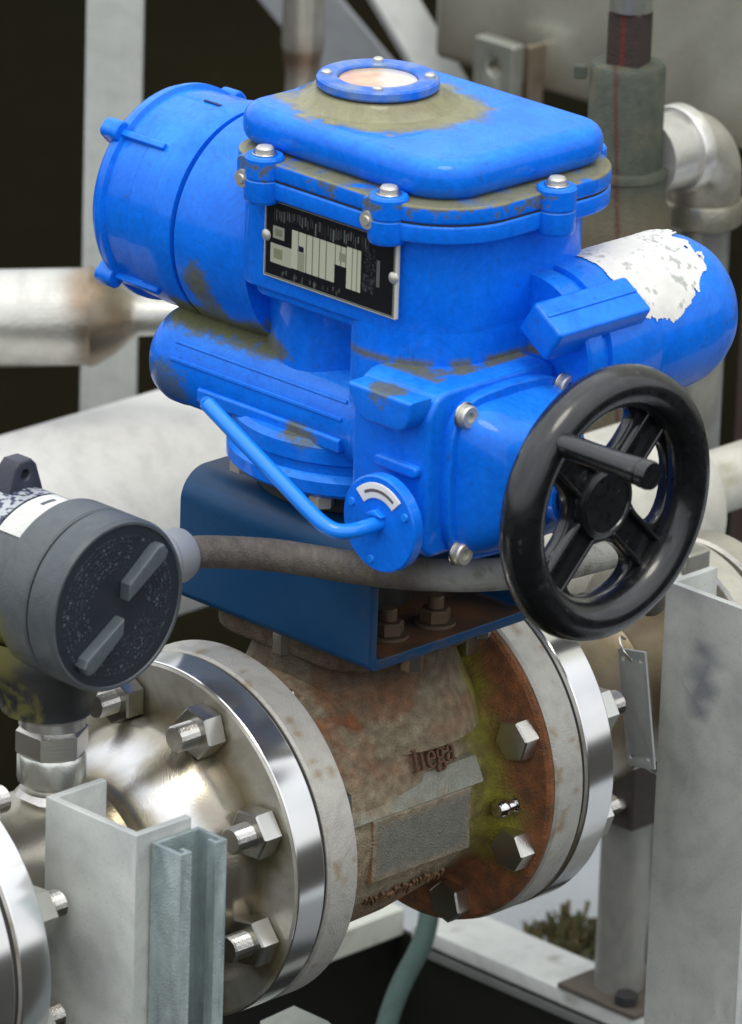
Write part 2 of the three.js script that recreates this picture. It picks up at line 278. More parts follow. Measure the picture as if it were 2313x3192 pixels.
{
  const stain = (x, y, z, n, n2) => { const r = Math.hypot(y - VA, z); let m = 0;
    for (const a of bolts8) { const d = Math.hypot(y - VA - boltCircle * Math.sin(a) + .006, z - boltCircle * Math.cos(a)); m = Math.max(m, .9 * ss(.026, .014, d + .012 * n)); }
    m = Math.max(m, ss(.012, .003, Math.abs(r - .0765) + .006 * n) * .8); m = Math.max(m, ss(.02, .008, Math.abs(x + .222) + .008 * n)); m += .25 * ss(-.02, -.09, y) + .75 * ss(-.19, -.215, x + .01 * n); return m + .08 * n; };
  const t = thing('pipe_spool', 'stainless pipe spool with bolted flange left of the rusty valve', 'pipe', [-.24, VA - .11, 0]);
  part(t, 'pipe', paint(X([[.03, -.345], [.057, -.345], [.057, -.232], [.0585, -.229], [.060, -.2255], [.0585, -.222], [.057, -.219], [.0575, -.21], [.064, -.192], [.0705, -.178], [.0745, -.172], [.0765, -.166], [.0765, -.152], [.03, -.152]]), steelC(stain), .008), M.steelV);
  boltFlange(t, -.1525, -.129);
  part(t, 'gasket', X([[.05, -.1292], [.1075, -.1292], [.1075, -.1262], [.05, -.1262]]), M.gasket);
  boltSet(t, -.1527, -1);
  // nozzle carrying the transmitter
  part(t, 'nozzle', paint(at(lathe([[.0, .04], [.0215, .04], [.0215, .062], [.018, .066], [0, .066]], 'Y', 40), -.2465, 0, 0), steelC((x, y, z, n) => .5 + n), .006), M.steelV);

  const u = thing('left_pipe_spool', 'short flanged pipe end at the lower left edge, left of the channel upright', 'pipe', [-.42, VA - .11, 0]); u.name = 'pipe_spool_001'; used.pipe_spool = 1;
  part(u, 'pipe', paint(X([[.03, -.58], [.057, -.58], [.06, -.46], [.0765, -.415], [.0765, -.38], [.03, -.38]]), steelC((x, y, z, n) => .6 + n), .012), M.steelV);
  boltFlange(u, -.3955, -.371);
  boltFlange(u, -.3675, -.344);
  part(u, 'gasket', X([[.05, -.3712], [.1075, -.3712], [.1075, -.3675], [.05, -.3675]]), M.gasket);
  boltSet(u, -.3438, 1); boltSet(u, -.396, -1);

  const v = thing('right_pipe_spool', 'stained stainless pipe spool with flanges right of the rusty valve, behind the handwheel', 'pipe', [.22, VA - .11, 0]); v.name = 'pipe_spool_002'; used.pipe_spool = 2;
  const st2 = (x, y, z, n, n2) => ss(.125, .15, x) * (.55 + 1.2 * n) * (Math.hypot(y - VA, z) < .1 ? 1 : .1);
  part(v, 'pipe', paint(X([[.03, .117], [.0765, .117], [.0765, .13], [.0745, .138], [.066, .158], [.058, .18], [.057, .2], [.0595, .206], [.057, .212], [.057, .36], [.03, .36]]), steelC(st2, [.34, .27, .21]), .01), M.face);
  boltFlange(v, .0935, .118);
  part(v, 'gasket', X([[.05, .0905], [.1075, .0905], [.1075, .0935], [.05, .0935]]), M.gasket);
  part(v, 'coupling_ring', paint(X([[.05, .283], [.077, .283], [.079, .285], [.079, .303], [.077, .305], [.05, .305]]), plain([.60, .58, .52], .12), .008), M.paleSteel, 'pale ring clamped round the pipe');
  part(v, 'coupling_ring', paint(X([[.05, .313], [.074, .313], [.076, .315], [.076, .333], [.074, .335], [.05, .335]]), plain([.52, .49, .42], .15), .008), M.paleSteel);
  part(v, 'clamp_lug', paint(bx(.262, .06, .012, .283, .094, .034, .002), plain([.40, .39, .34], .15), .01), M.paleSteel);
  part(v, 'clamp_bolt', at(hex(.0085, .252, .262, 'X'), 0, .079, .023), M.satin);
  boltSet(v, .1182, 1);
}

/* ================= mounting bracket ================= */
{
  const bC = plain([.002, .046, .128], .16, (o, x, y, z, n, n2) => { let m = Math.abs(x) < .06 && y < .135 && Math.abs(z) < .0805 ? .96 * ss(-.75, -.1, n + .5 * n2) : 0; if (z > .074) m = Math.max(m, .35 * ss(0, .3, n2 + n)); return mix3(mul3(o, y > .19 ? .8 : 1), mix3([.05, .034, .02], [.13, .06, .025], clamp(.4 + 2 * n)), m); });
  const t = thing('mounting_bracket', 'dark blue square steel bracket tube between the actuator and the rusty valve', 'bracket', [0, .115, 0]);
  const s = rr(-.070, .115, .067, .197, [.006, .006, .02, .02]); s.holes.push(rr(-.0635, .1215, .0605, .1905, [.003, .003, .014, .014]));
  part(t, 'tube', paint(ext(s, -.082, .081, .0008, 'Z', 10), bC, .008), M.bracket);
  const bolt = hex(.0095, 0, .008), wash = cyl(.0125, 0, .002, 'Y', .0003, 28), end = cyl(.005, .008, .016, 'Y', .0008, 16);
  const rb = std([.13, .09, .055], { metalness: .45, roughness: .6 });
  for (const [x, z] of [[-.030, .057], [.006, .0605], [-.05, .0], [-.036, -.062], [.036, -.062]]) { const b = place(t, 'hex_bolt', bolt, rb, x, .1235, z); for (const [n, g, dy] of [['washer', wash, -.002], ['bolt_end', end, 0]]) { const o = new THREE.Mesh(g, rb); o.name = n; o.position.y = dy; b.add(o); } }
  for (const [x, z] of [[-.058, -.002], [.05, .056], [-.02, .068]]) place(t, 'bolt_end', hex(.007, -.014, 0), M.bolt, x, .1148, z);
  part(t, 'coupling', paint(cyl(.033, .123, .19, 'Y', .002), plain([.03, .028, .025], .2), 0), M.bracket);
}

/* ================= blue electric actuator with handwheel ================= */
const WX = -.038, WY = .2572; // worm shaft axis
{
  const t = thing('electric_actuator', 'bright blue electric valve actuator with black handwheel, nameplate and mossy seams', 'valve actuator', [0, .2, 0]);
  /* gear housing on the bracket */
  part(t, 'spacer', cyl(.062, .1975, .2125, 'Y', .001), M.dark);
  bluePart(t, 'base_flange', lathe([[0, .2125], [.078, .2125], [.0805, .215], [.0805, .2225], [.078, .2245], [.076, .226], [.076, .2315], [.078, .233], [.078, .2425], [.075, .246], [.04, .249], [0, .249]], 'Y', 96));
  for (const a of [2.5, 3.6, 4.4]) { const g = hex(.0078, -.008, 0); place(t, 'hex_bolt', g, M.screw, Math.cos(a) * .071, .2125, -Math.sin(a) * .071); }
  bluePart(t, 'column', lathe([[0, .24], [.061, .24], [.0585, .262], [.058, .3], [.06, .325], [.066, .334], [0, .334]], 'Y', 80));
  bluePart(t, 'cast_rib', ext(rr(-.07, .243, -.02, .252, .002), -.07, .05, .001, 'Z'));
  /* worm cylinder */
  bluePart(t, 'worm_cylinder', at(lathe([[0, -.1215], [.018, -.121], [.0245, -.119], [.029, -.1145], [.031, -.108], [.031, -.100], [.0304, -.099], [.0304, .055], [.033, .064], [.038, .07], [0, .072]], 'Z', 72), WX, WY, 0));
  for (const a of [1.0, 1.35]) bluePart(t, 'cast_rib', at(bx(-.0012, .0285, -.095, .0012, .0314, .05, .0006).rotateZ(a), WX, WY, 0));
  /* gear block with dome cover */
  bluePart(t, 'gear_block', ext(rr(-.0995, .2135, .0045, .3125, [.008, .012, .010, .018]), .090, .151, .003, 'Z'));
  bluePart(t, 'collar', at(lathe([[0, .066], [.034, .066], [.049, .084], [.0525, .09], [.0525, .11], [0, .11]], 'Z', 72), WX - .004, WY + .001, 0));
  bluePart(t, 'pad_boss', ext((() => { const s = new THREE.Shape(); s.moveTo(-.149, .3105); s.lineTo(-.098, .3105); s.quadraticCurveTo(-.0975, .2955, -.112, .2905); s.lineTo(-.137, .2905); s.quadraticCurveTo(-.149, .293, -.149, .3105); return s; })(), -.1125, -.095, .0022, 'X'));
  bluePart(t, 'pad_boss', ext(rr(-.146, .262, -.112, .269, .003), -.104, -.095, .0015, 'X'));
  const cp = new THREE.Shape(); { const r = .0555, n = 96; for (let i = 0; i < n; i++) { const a = i / n * Math.PI * 2, q = Math.pow(Math.abs(Math.sin(2 * a)), 3), R = .0515 + .0085 * q; const p = [WX + R * Math.cos(a) * .985, WY + .0003 + R * Math.sin(a)]; i ? cp.lineTo(...p) : cp.moveTo(...p); } cp.closePath(); }
  bluePart(t, 'dome_flange', ext(cp, .148, .158, .0015, 'Z'));
  { // flared cover: square with rounded corners at the rim, round at the shaft
    const prof = [[.0455, .156, 1], [.0452, .1605, 1], [.0435, .166, .9], [.0405, .173, .75], [.036, .181, .55], [.031, .188, .35], [.0255, .194, .15], [.0215, .198, 0], [.0195, .2, 0], [.0195, .209, 0], [.018, .2105, 0], [.0001, .2105, 0]], n = 96, pos = [], idx = [];
    for (const [R, z, q] of prof) for (let i = 0; i <= n; i++) { const a = i / n * Math.PI * 2, k = 2 + 3.2 * q, e = Math.pow(Math.pow(Math.abs(Math.cos(a)), k) + Math.pow(Math.abs(Math.sin(a)), k), -1 / k); pos.push(WX + R * e * Math.cos(a), WY + R * e * Math.sin(a), z); }
    for (let j = 0; j + 1 < prof.length; j++) for (let i = 0; i < n; i++) { const p = j * (n + 1) + i, q = p + n + 1; idx.push(p, p + 1, q, p + 1, q + 1, q); }
    const g = new THREE.BufferGeometry(); g.setAttribute('position', new THREE.Float32BufferAttribute(pos, 3)); g.setAttribute('uv', new THREE.Float32BufferAttribute(new Float32Array(pos.length / 3 * 2), 2)); g.setIndex(idx); g.computeVertexNormals(); bluePart(t, 'dome_cover', creased(g, .5)); }
  bluePart(t, 'cast_rib', at(bx(-.0015, -.047, .158, .0015, -.03, .172, .001), WX, WY, 0));
  const sc = lathe([[.0, 0], [.0068, 0], [.0068, .0035], [.006, .0046], [.0032, .0046], [.0028, .0026], [0, .0026]], 'Z', 24), wsh = cyl(.0082, -.0012, 0, 'Z', .0003, 24);
  for (const [sx, sy] of [[-1, 1], [1, 1], [-1, -1], [1, -1]]) { const s = place(t, 'cap_screw', sc, M.screw, WX + sx * .0408, WY + sy * .0415, .1592); const w = new THREE.Mesh(wsh, M.bolt); w.name = 'washer'; s.add(w); }
  /* lever with its disc */
  const disc = bluePart(t, 'lever_disc', at(lathe([[0, -.1195], [.0278, -.1195], [.0288, -.1185], [.0288, -.1125], [.0278, -.1115], [0, -.1115]], 'X', 64), 0, .2355, .133));
  part(t, 'lever_shaft', at(cyl(.013, -.113, -.095, 'X', .001), 0, .2355, .133), M.lever);
  { const ring = new THREE.Shape(); ring.absarc(0, 0, .0245, .75, 2.35); ring.absarc(0, 0, .0155, 2.35, .75, true); part(disc, 'dial_plate', at(ext(ring, -.1203, -.1193, .0002, 'X', 24), 0, .2355, .133), std([.78, .78, .74], { roughness: .4 }));
    const r2 = new THREE.Shape(); r2.absarc(0, 0, .021, 1.0, 2.2); r2.absarc(0, 0, .0192, 2.2, 1.0, true); part(disc, 'dial_mark', at(ext(r2, -.1206, -.1200, .0001, 'X', 24), 0, .2355, .133), std([.12, .1, .1], { roughness: .5 })); }
  for (const a of [2.7, -1.35, .35]) place(disc, 'cap_screw', lathe([[0, -.0012], [.0022, -.0012], [.0026, 0], [0, 0]], 'X', 14), M.lever, -.1195, .2355 + .023 * Math.sin(a), .133 - .023 * Math.cos(a));
  part(t, 'lever', tube([[-.115, .2365, .1335], [-.128, .2357, .1325], [-.139, .2352, .1305], [-.1465, .2360, .1265], [-.1495, .2385, .1195], [-.1503, .2435, .1085], [-.1505, .2515, .0925], [-.1508, .266, .063], [-.151, .2855, .0235]], .0046, 90, 18), M.lever);
  part(t, 'lever_tip', at(lathe([[0, .0], [.0046, 0], [.0044, .0012], [.003, .0032], [0, .0042]], 'Z', 18).rotateX(-.46 + Math.PI), -.151, .2855, .0235), M.lever);
  part(t, 'pointer', at(ext(poly([[-.006, .005], [.006, .005], [0, .0085]]), -.1235, -.119, .0006, 'X'), 0, .2365, .1325), M.lever);
  /* control housing */
  bluePart(t, 'housing', ext(planZ(-.0763, -.038, .0736, .1286, [.05, .046, .02, .02]), .3305, .396, .002, 'Y', 24));
  bluePart(t, 'neck', ext(planZ(-.0762, .052, .0735, .1285, [.05, .046, .02, .02]), .28, .34, 0, 'Y', 24));
  bluePart(t, 'housing_skirt', ext(planZ(-.073, -.03, .06, .09, .02), .325, .332, .002, 'Y', 14));
  const flange = (y0, y1, o) => bluePart(t, 'parting_flange', ext(planZ(-.0825 - o, -.0445 - o, .083 + o, .1405 + o, [.052, .045, .03, .03]), y0, y1, .0016, 'Y', 22));
  flange(.389, .4, 0); flange(.401, .4112, 0); part(t, 'gasket', ext(planZ(-.0815, -.0435, .082, .1395, [.051, .044, .029, .029]), .3995, .4015, 0, 'Y', 20), M.gasket);
  const lugXZ = [[-.0798, -.0075], [-.0785, .0925], [.0085, .1415], [.08, .098], [.08, -.01], [-.0005, -.044]];
  const panG = lathe([[0, 0], [.0053, 0], [.0053, .0026], [.0044, .0038], [.0024, .0041], [0, .0041]], 'Y', 20), wG = cyl(.0075, 0, .0011, 'Y', .0003, 22);
  for (const [x, z] of lugXZ) {
    bluePart(t, 'bolt_lug', at(lathe([[0, .386], [.0105, .386], [.0117, .388], [.0117, .3995], [.011, .4001], [.011, .4009], [.0117, .4015], [.0117, .4125], [.0107, .414], [0, .414]], 'Y', 30), x, 0, z));
    const b = place(t, 'lid_bolt', panG, M.screw, x, .4151, z); const w = new THREE.Mesh(wG, M.bolt); w.name = 'washer'; w.position.y = -.0011; b.add(w);
  }
  for (const z of [-.0165, .0862]) { bluePart(t, 'bolt_lug', at(ext(rr(-.0065, -.0075, .0065, .012, .004), -.0875, -.078, .0012, 'X'), 0, .4005, z)); place(t, 'cap_screw', lathe([[0, -.0032], [.0026, -.0032], [.003, -.0022], [.0052, -.0022], [.0055, 0], [0, 0]], 'X', 20), M.screw, -.0877, .399, z); }
  /* lid */
  const lid = bluePart(t, 'lid', ext(planZ(-.0705, -.05, .0775, .1275, [.034, .026, .024, .024]), .4105, .4348, .0105, 'Y', 16, .7), .003);
  bluePart(lid, 'indicator_boss', at(lathe([[0, .433], [.052, .4338], [.0475, .4352], [.0405, .4395], [.0385, .4418], [0, .4418]], 'Y', 64), .0, 0, .004));
  const ring = part(lid, 'indicator_ring', paint(at(lathe([[.0235, .4455], [.0235, .4482], [.0245, .4492], [.035, .4492], [.0362, .448], [.0362, .4442], [.035, .4428], [.0235, .4418]], 'Y', 72), 0, 0, .004), (x, y, z) => mix3(mul3(BLUE, .9), [.16, .25, .42], clamp(.45 + fbm(x * 90, y * 90, z * 90, 3) * 1.6)), .003), M.blue);
  part(lid, 'indicator_disc', paint(at(cyl(.0234, .4418, .4468, 'Y', .0004), 0, 0, .004), (x, y, z) => { const n = fbm(x * 70, 2, z * 70, 3), a = x * .7 - (z - .004) * .7; return mix3([.62, .55, .46], mix3([.62, .20, .08], [.6, .42, .12], clamp(.5 + 2 * n)), ss(.004, -.004, x * .7 + (z - .004) * .7 + .006 * n - .001) * .8); }, .002), std([1, 1, 1], { ...VC, roughness: .25, clearcoat: 1, clearcoatRoughness: .05 }), 'faded orange and cream position indicator');
  for (const a of [.05, 1.62, 3.2, 4.75]) place(lid, 'cap_screw', lathe([[0, 0], [.0031, 0], [.0031, .0014], [.0022, .0022], [0, .0022]], 'Y', 16), M.screw, .0302 * Math.cos(a + .75), .4492, .004 + .0302 * Math.sin(a + .75));
  /* nameplate */
  {
    const np = part(t, 'nameplate', bx(-.0786, .3405, -.0075, -.0758, .3892, .1008, .0006), std([.6, .6, .5], { metalness: .2, roughness: .45 }), 'black nameplate with pale printed bars and rows of tiny worn lettering');
    const c = document.createElement('canvas'); c.width = 1024; c.height = 460; const g = c.getContext('2d');
    g.fillStyle = '#0c0e14'; g.fillRect(0, 0, 1024, 460);
    const pale = '#b0b39e', R = (x, y, w, h, f = pale) => { g.fillStyle = f; g.fillRect(x, y, w, h); };
    // faint row of worn capitals along the top
    g.font = 'bold 40px sans-serif'; let sd = 7; const q = () => (sd = (sd * 16807) % 2147483647) / 2147483647;
    for (let x = 70; x < 830;) { const w = 5 + q() * 9, h = 40 + q() * 40; g.globalAlpha = .25 + q() * .4; R(x, 34 + q() * 26, w, h, q() < .25 ? '#8a7466' : '#8f948a'); x += w + 4 + q() * 12; }
    g.globalAlpha = 1;
    R(62, 150, 92, 76, '#8d8f80'); R(82, 168, 54, 40, '#6f7462');
    R(46, 258, 168, 118, '#a3a693'); R(72, 286, 70, 60, '#7d8068');
    R(214, 140, 300, 232); R(270, 224, 40, 34, '#15172a');
    for (const x of [262, 326, 376, 430, 484]) R(x, 140, 9, 232, '#6f7563');
    R(262, 262, 56, 108, '#8b8f7c');
    R(514, 140, 136, 120); R(514, 140, 42, 232); for (const x of [556, 600, 640]) R(x, 140, 8, 120, '#6f7563'); R(590, 180, 48, 52, '#858870');
    R(650, 130, 112, 250, '#b6b9a2'); for (const x of [690, 728]) R(x, 130, 8, 250, '#7a7f6a');
    g.globalAlpha = .7; for (let i = 0; i < 90; i++) R(775 + q() * 90, 90 + q() * 270, 4 + q() * 14, 5 + q() * 14, q() < .5 ? '#4b4f52' : '#3a3d40');
    R(884, 150, 26, 160, '#83867c'); for (let i = 0; i < 22; i++) R(110 + q() * 520, 396 + q() * 26, 6 + q() * 8, 16 + q() * 16, '#5c6058');
    g.globalAlpha = 1; g.strokeStyle = '#8e9184'; g.lineWidth = 5; g.strokeRect(6, 6, 1012, 448);
    const tx = new THREE.CanvasTexture(c); tx.colorSpace = THREE.SRGBColorSpace; tx.anisotropy = 8;
    const pg = new THREE.PlaneGeometry(.1058, .0462); pg.rotateY(-Math.PI / 2); part(np, 'printed_face', at(pg, -.0789, .36485, .0466), std(null, { map: tx, roughness: .35, clearcoat: .4, clearcoatRoughness: .2 }));
    for (const z of [-.0052, .0985]) place(np, 'rivet', lathe([[0, -.0022], [.0018, -.0019], [.0034, -.0008], [.0037, 0], [0, 0]], 'X', 18), M.screw, -.0785, .3655, z);
  }
  /* round cover at the back */
  const DX = -.006, DY = .3405, zz = (pts, s = 96) => at(lathe(pts, 'Z', s), DX, DY, 0);
  bluePart(t, 'collar', zz([[0, -.0905], [.0655, -.0905], [.067, -.089], [.067, -.05], [.0655, -.04], [.0655, -.03], [0, -.03]]));
  part(t, 'cover_seal', zz([[0, -.0945], [.0625, -.0945], [.0625, -.09], [0, -.09]]), std([.004, .03, .3], { roughness: .5 }));
  bluePart(t, 'end_cover', zz([[0, -.170], [.05, -.169], [.06, -.166], [.0655, -.1615], [.0672, -.157], [.0672, -.1535], [.0645, -.152], [.0645, -.1325], [.0655, -.131], [.0657, -.112], [.067, -.1105], [.067, -.0945], [.0665, -.0935], [0, -.0935]]));
  for (const [dx, dy] of [[-.0555, .0535], [-.0555, -.0475], [.0535, .0535], [.0535, -.05]]) {
    const a = Math.atan2(dy, dx), g = ext(rr(.052, -.0065, .0735, .0065, .005), -.168, -.154, .0015, 'Z'); g.rotateZ(a); bluePart(t, 'cover_lug', at(g, DX, DY, 0));
    const h = ext(rr(.05, -.0022, .0685, .0022, .001), -.156, -.118, .001, 'Z'); h.rotateZ(a); bluePart(t, 'cast_rib', at(h, DX, DY, 0));
    place(t, 'cap_screw', lathe([[0, 0], [.0026, 0], [.0026, .003], [0, .0034]], 'Z', 14), M.lever, DX + .066 * Math.cos(a), DY + .066 * Math.sin(a), -.1545);
  }
  part(t, 'casting_mark', at(bx(-.0009, .0655, -.115, .0009, .0667, -.096, .0004).rotateZ(.12), DX, DY, -.012), std([.004, .03, .13], { roughness: .6 }));
  /* electric motor */
  const MY = .312, MZ = .13, mm = (pts, s = 80) => at(lathe(pts, 'X', s), 0, MY, MZ);
  const motor = bluePart(t, 'motor', mm([[0, .004], [.046, .004], [.0475, .006], [.0475, .0165], [.0445, .0175], [.0445, .0225], [.0475, .0235], [.0475, .0655], [.0471, .0665], [.0475, .0675], [.0475, .112], [.0464, .123], [.0435, .1325], [.039, .1405], [.033, .147], [.025, .152], [.014, .1552], [0, .1563]]));
  { // peeled paper label on top of the motor
    const pos = [], nu = 130, nv = 130, P = (i, j) => { const u = .040 + .088 * i / nu, a = .10 + 1.85 * j / nv, R = .0479 + .0006 * fbm(u * 90, a * 4, 2, 3) + .0002; return [u, MY + R * Math.sin(a), MZ + R * Math.cos(a)]; };
    for (let i = 0; i < nu; i++) for (let j = 0; j < nv; j++) {
      const u = i / nu, v = j / nv, n = fbm(u * 7, v * 8, 3, 3) * .5 + fbm(u * 22, v * 9, 8, 2) * .16; const lo = .10 + .55 * Math.pow(Math.abs(.42 - u), 1.3) * (u < .42 ? 1.0 : 1.5);
      if (v < lo + n * .2 || u > .9 + n * .35 || u < .05 + n * .04) continue;
      const a = P(i, j), b = P(i + 1, j), c = P(i + 1, j + 1), d = P(i, j + 1); pos.push(...a, ...c, ...b, ...a, ...d, ...c);
    }
    const g = new THREE.BufferGeometry(); g.setAttribute('position', new THREE.Float32BufferAttribute(pos, 3)); g.computeVertexNormals();
    part(motor, 'peeling_label', paint(g, (x, y, z) => { const n = fbm(x * 60, y * 60, z * 60, 4), n2 = fbm(x * 240, y * 120, z * 240, 3); return mix3(mul3([.68, .67, .63], 1 + .25 * n), [.3, .32, .3], ss(.14, .34, n2 + .6 * n) * .8); }, 0), std([1, 1, 1], { ...VC, roughness: .7 }), 'torn white paper label peeling off the motor');
  }
  { const g = ext(rr(-.0135, -.0385, .0135, .0385, .003), -.016, .0065, .0022, 'Z'); g.rotateZ(Math.PI / 2); g.rotateX(-.99); bluePart(motor, 'terminal_cover', at(g, .0145, MY + .0462 * Math.sin(.70), MZ + .0462 * Math.cos(.70)));
    const h = ext(rr(-.0015, -.037, .0015, .037, .001), 0, .0075, .0008, 'Z'); h.rotateZ(Math.PI / 2); h.translate(0, .002, 0); h.rotateX(-.99); bluePart(motor, 'cast_rib', at(h, .0145, MY + .0462 * Math.sin(.70), MZ + .0462 * Math.cos(.70))); }
  /* handwheel */
  const hw = thing; { // a part of the actuator with its own pieces
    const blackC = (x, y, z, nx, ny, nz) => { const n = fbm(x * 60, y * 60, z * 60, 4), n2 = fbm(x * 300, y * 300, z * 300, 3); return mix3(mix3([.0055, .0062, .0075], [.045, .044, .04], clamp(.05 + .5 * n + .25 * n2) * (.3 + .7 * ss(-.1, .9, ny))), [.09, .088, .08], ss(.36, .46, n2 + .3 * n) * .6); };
    const bp = (p, n, g, e = .003) => part(p, n, paint(g, blackC, e), M.black);
    const ZW = .2325, w = part(t, 'handwheel', paint(at(new THREE.TorusGeometry(.0688, .0124, 28, 96)
      .scale(1, 1, 1.05), WX, WY, ZW), blackC, .003), M.black, 'black plastic handwheel with crank knob');
    const web = circ(0, 0, .064); for (let k = 0; k < 4; k++) { const pts = []; for (let i = 0; i < 40; i++) { const s = i / 40 * Math.PI * 2, cp = Math.sign(Math.cos(s)) * Math.pow(Math.abs(Math.cos(s)), .72), sp = Math.sign(Math.sin(s)) * Math.pow(Math.abs(Math.sin(s)), .72), r = .0415 + .0155 * cp, a = k * Math.PI / 2 + .02 + (.50 + .10 * cp) * sp; pts.push(new THREE.Vector2(r * Math.cos(a), r * Math.sin(a))); } web.holes.push(new THREE.Path(pts)); }
    bp(w, 'spoke_web', at(ext(web, ZW - .0125, ZW - .004, .0018, 'Z', 48), WX, WY, 0));
    bp(w, 'hub', at(lathe([[0, .2], [.0165, .2], [.0165, .216], [.0215, .219], [.0225, .2205], [.0225, .2305], [.021, .2335], [.0178, .2345], [.0172, .2335], [0, .2335]], 'Z', 56), WX, WY, 0));
    for (let k = 0; k < 4; k++) for (const s of [-1, 1]) { const g = bx(.02, s * .0088 - .0014, ZW - .006, .0605, s * .0088 + .0014, ZW + .0005, .0012); g.rotateZ(Math.PI / 4 + k * Math.PI / 2); bp(w, 'spoke_rib', at(g, WX, WY, 0)); }
    const kx = WX - .0485, ky = WY + .0490;
    bp(w, 'knob_boss', at(lathe([[0, ZW - .004], [.0105, ZW - .004], [.0102, ZW + .006], [.0085, ZW + .009], [0, ZW + .0095]], 'Z', 32), kx, ky, 0));
    bp(w, 'knob', at(lathe([[0, ZW + .008], [.0068, ZW + .008], [.0074, ZW + .011], [.0071, ZW + .03], [.0074, ZW + .055], [.0079, ZW + .0665], [.0078, ZW + .0685], [.0072, ZW + .0692], [.0082, ZW + .0705], [.0084, ZW + .075], [.0078, ZW + .0775], [0, ZW + .0782]], 'Z', 36), kx, ky, 0));
    part(w, 'shaft', at(cyl(.0125, .205, .222, 'Z', .001), WX, WY, 0), M.dark);
  }
}

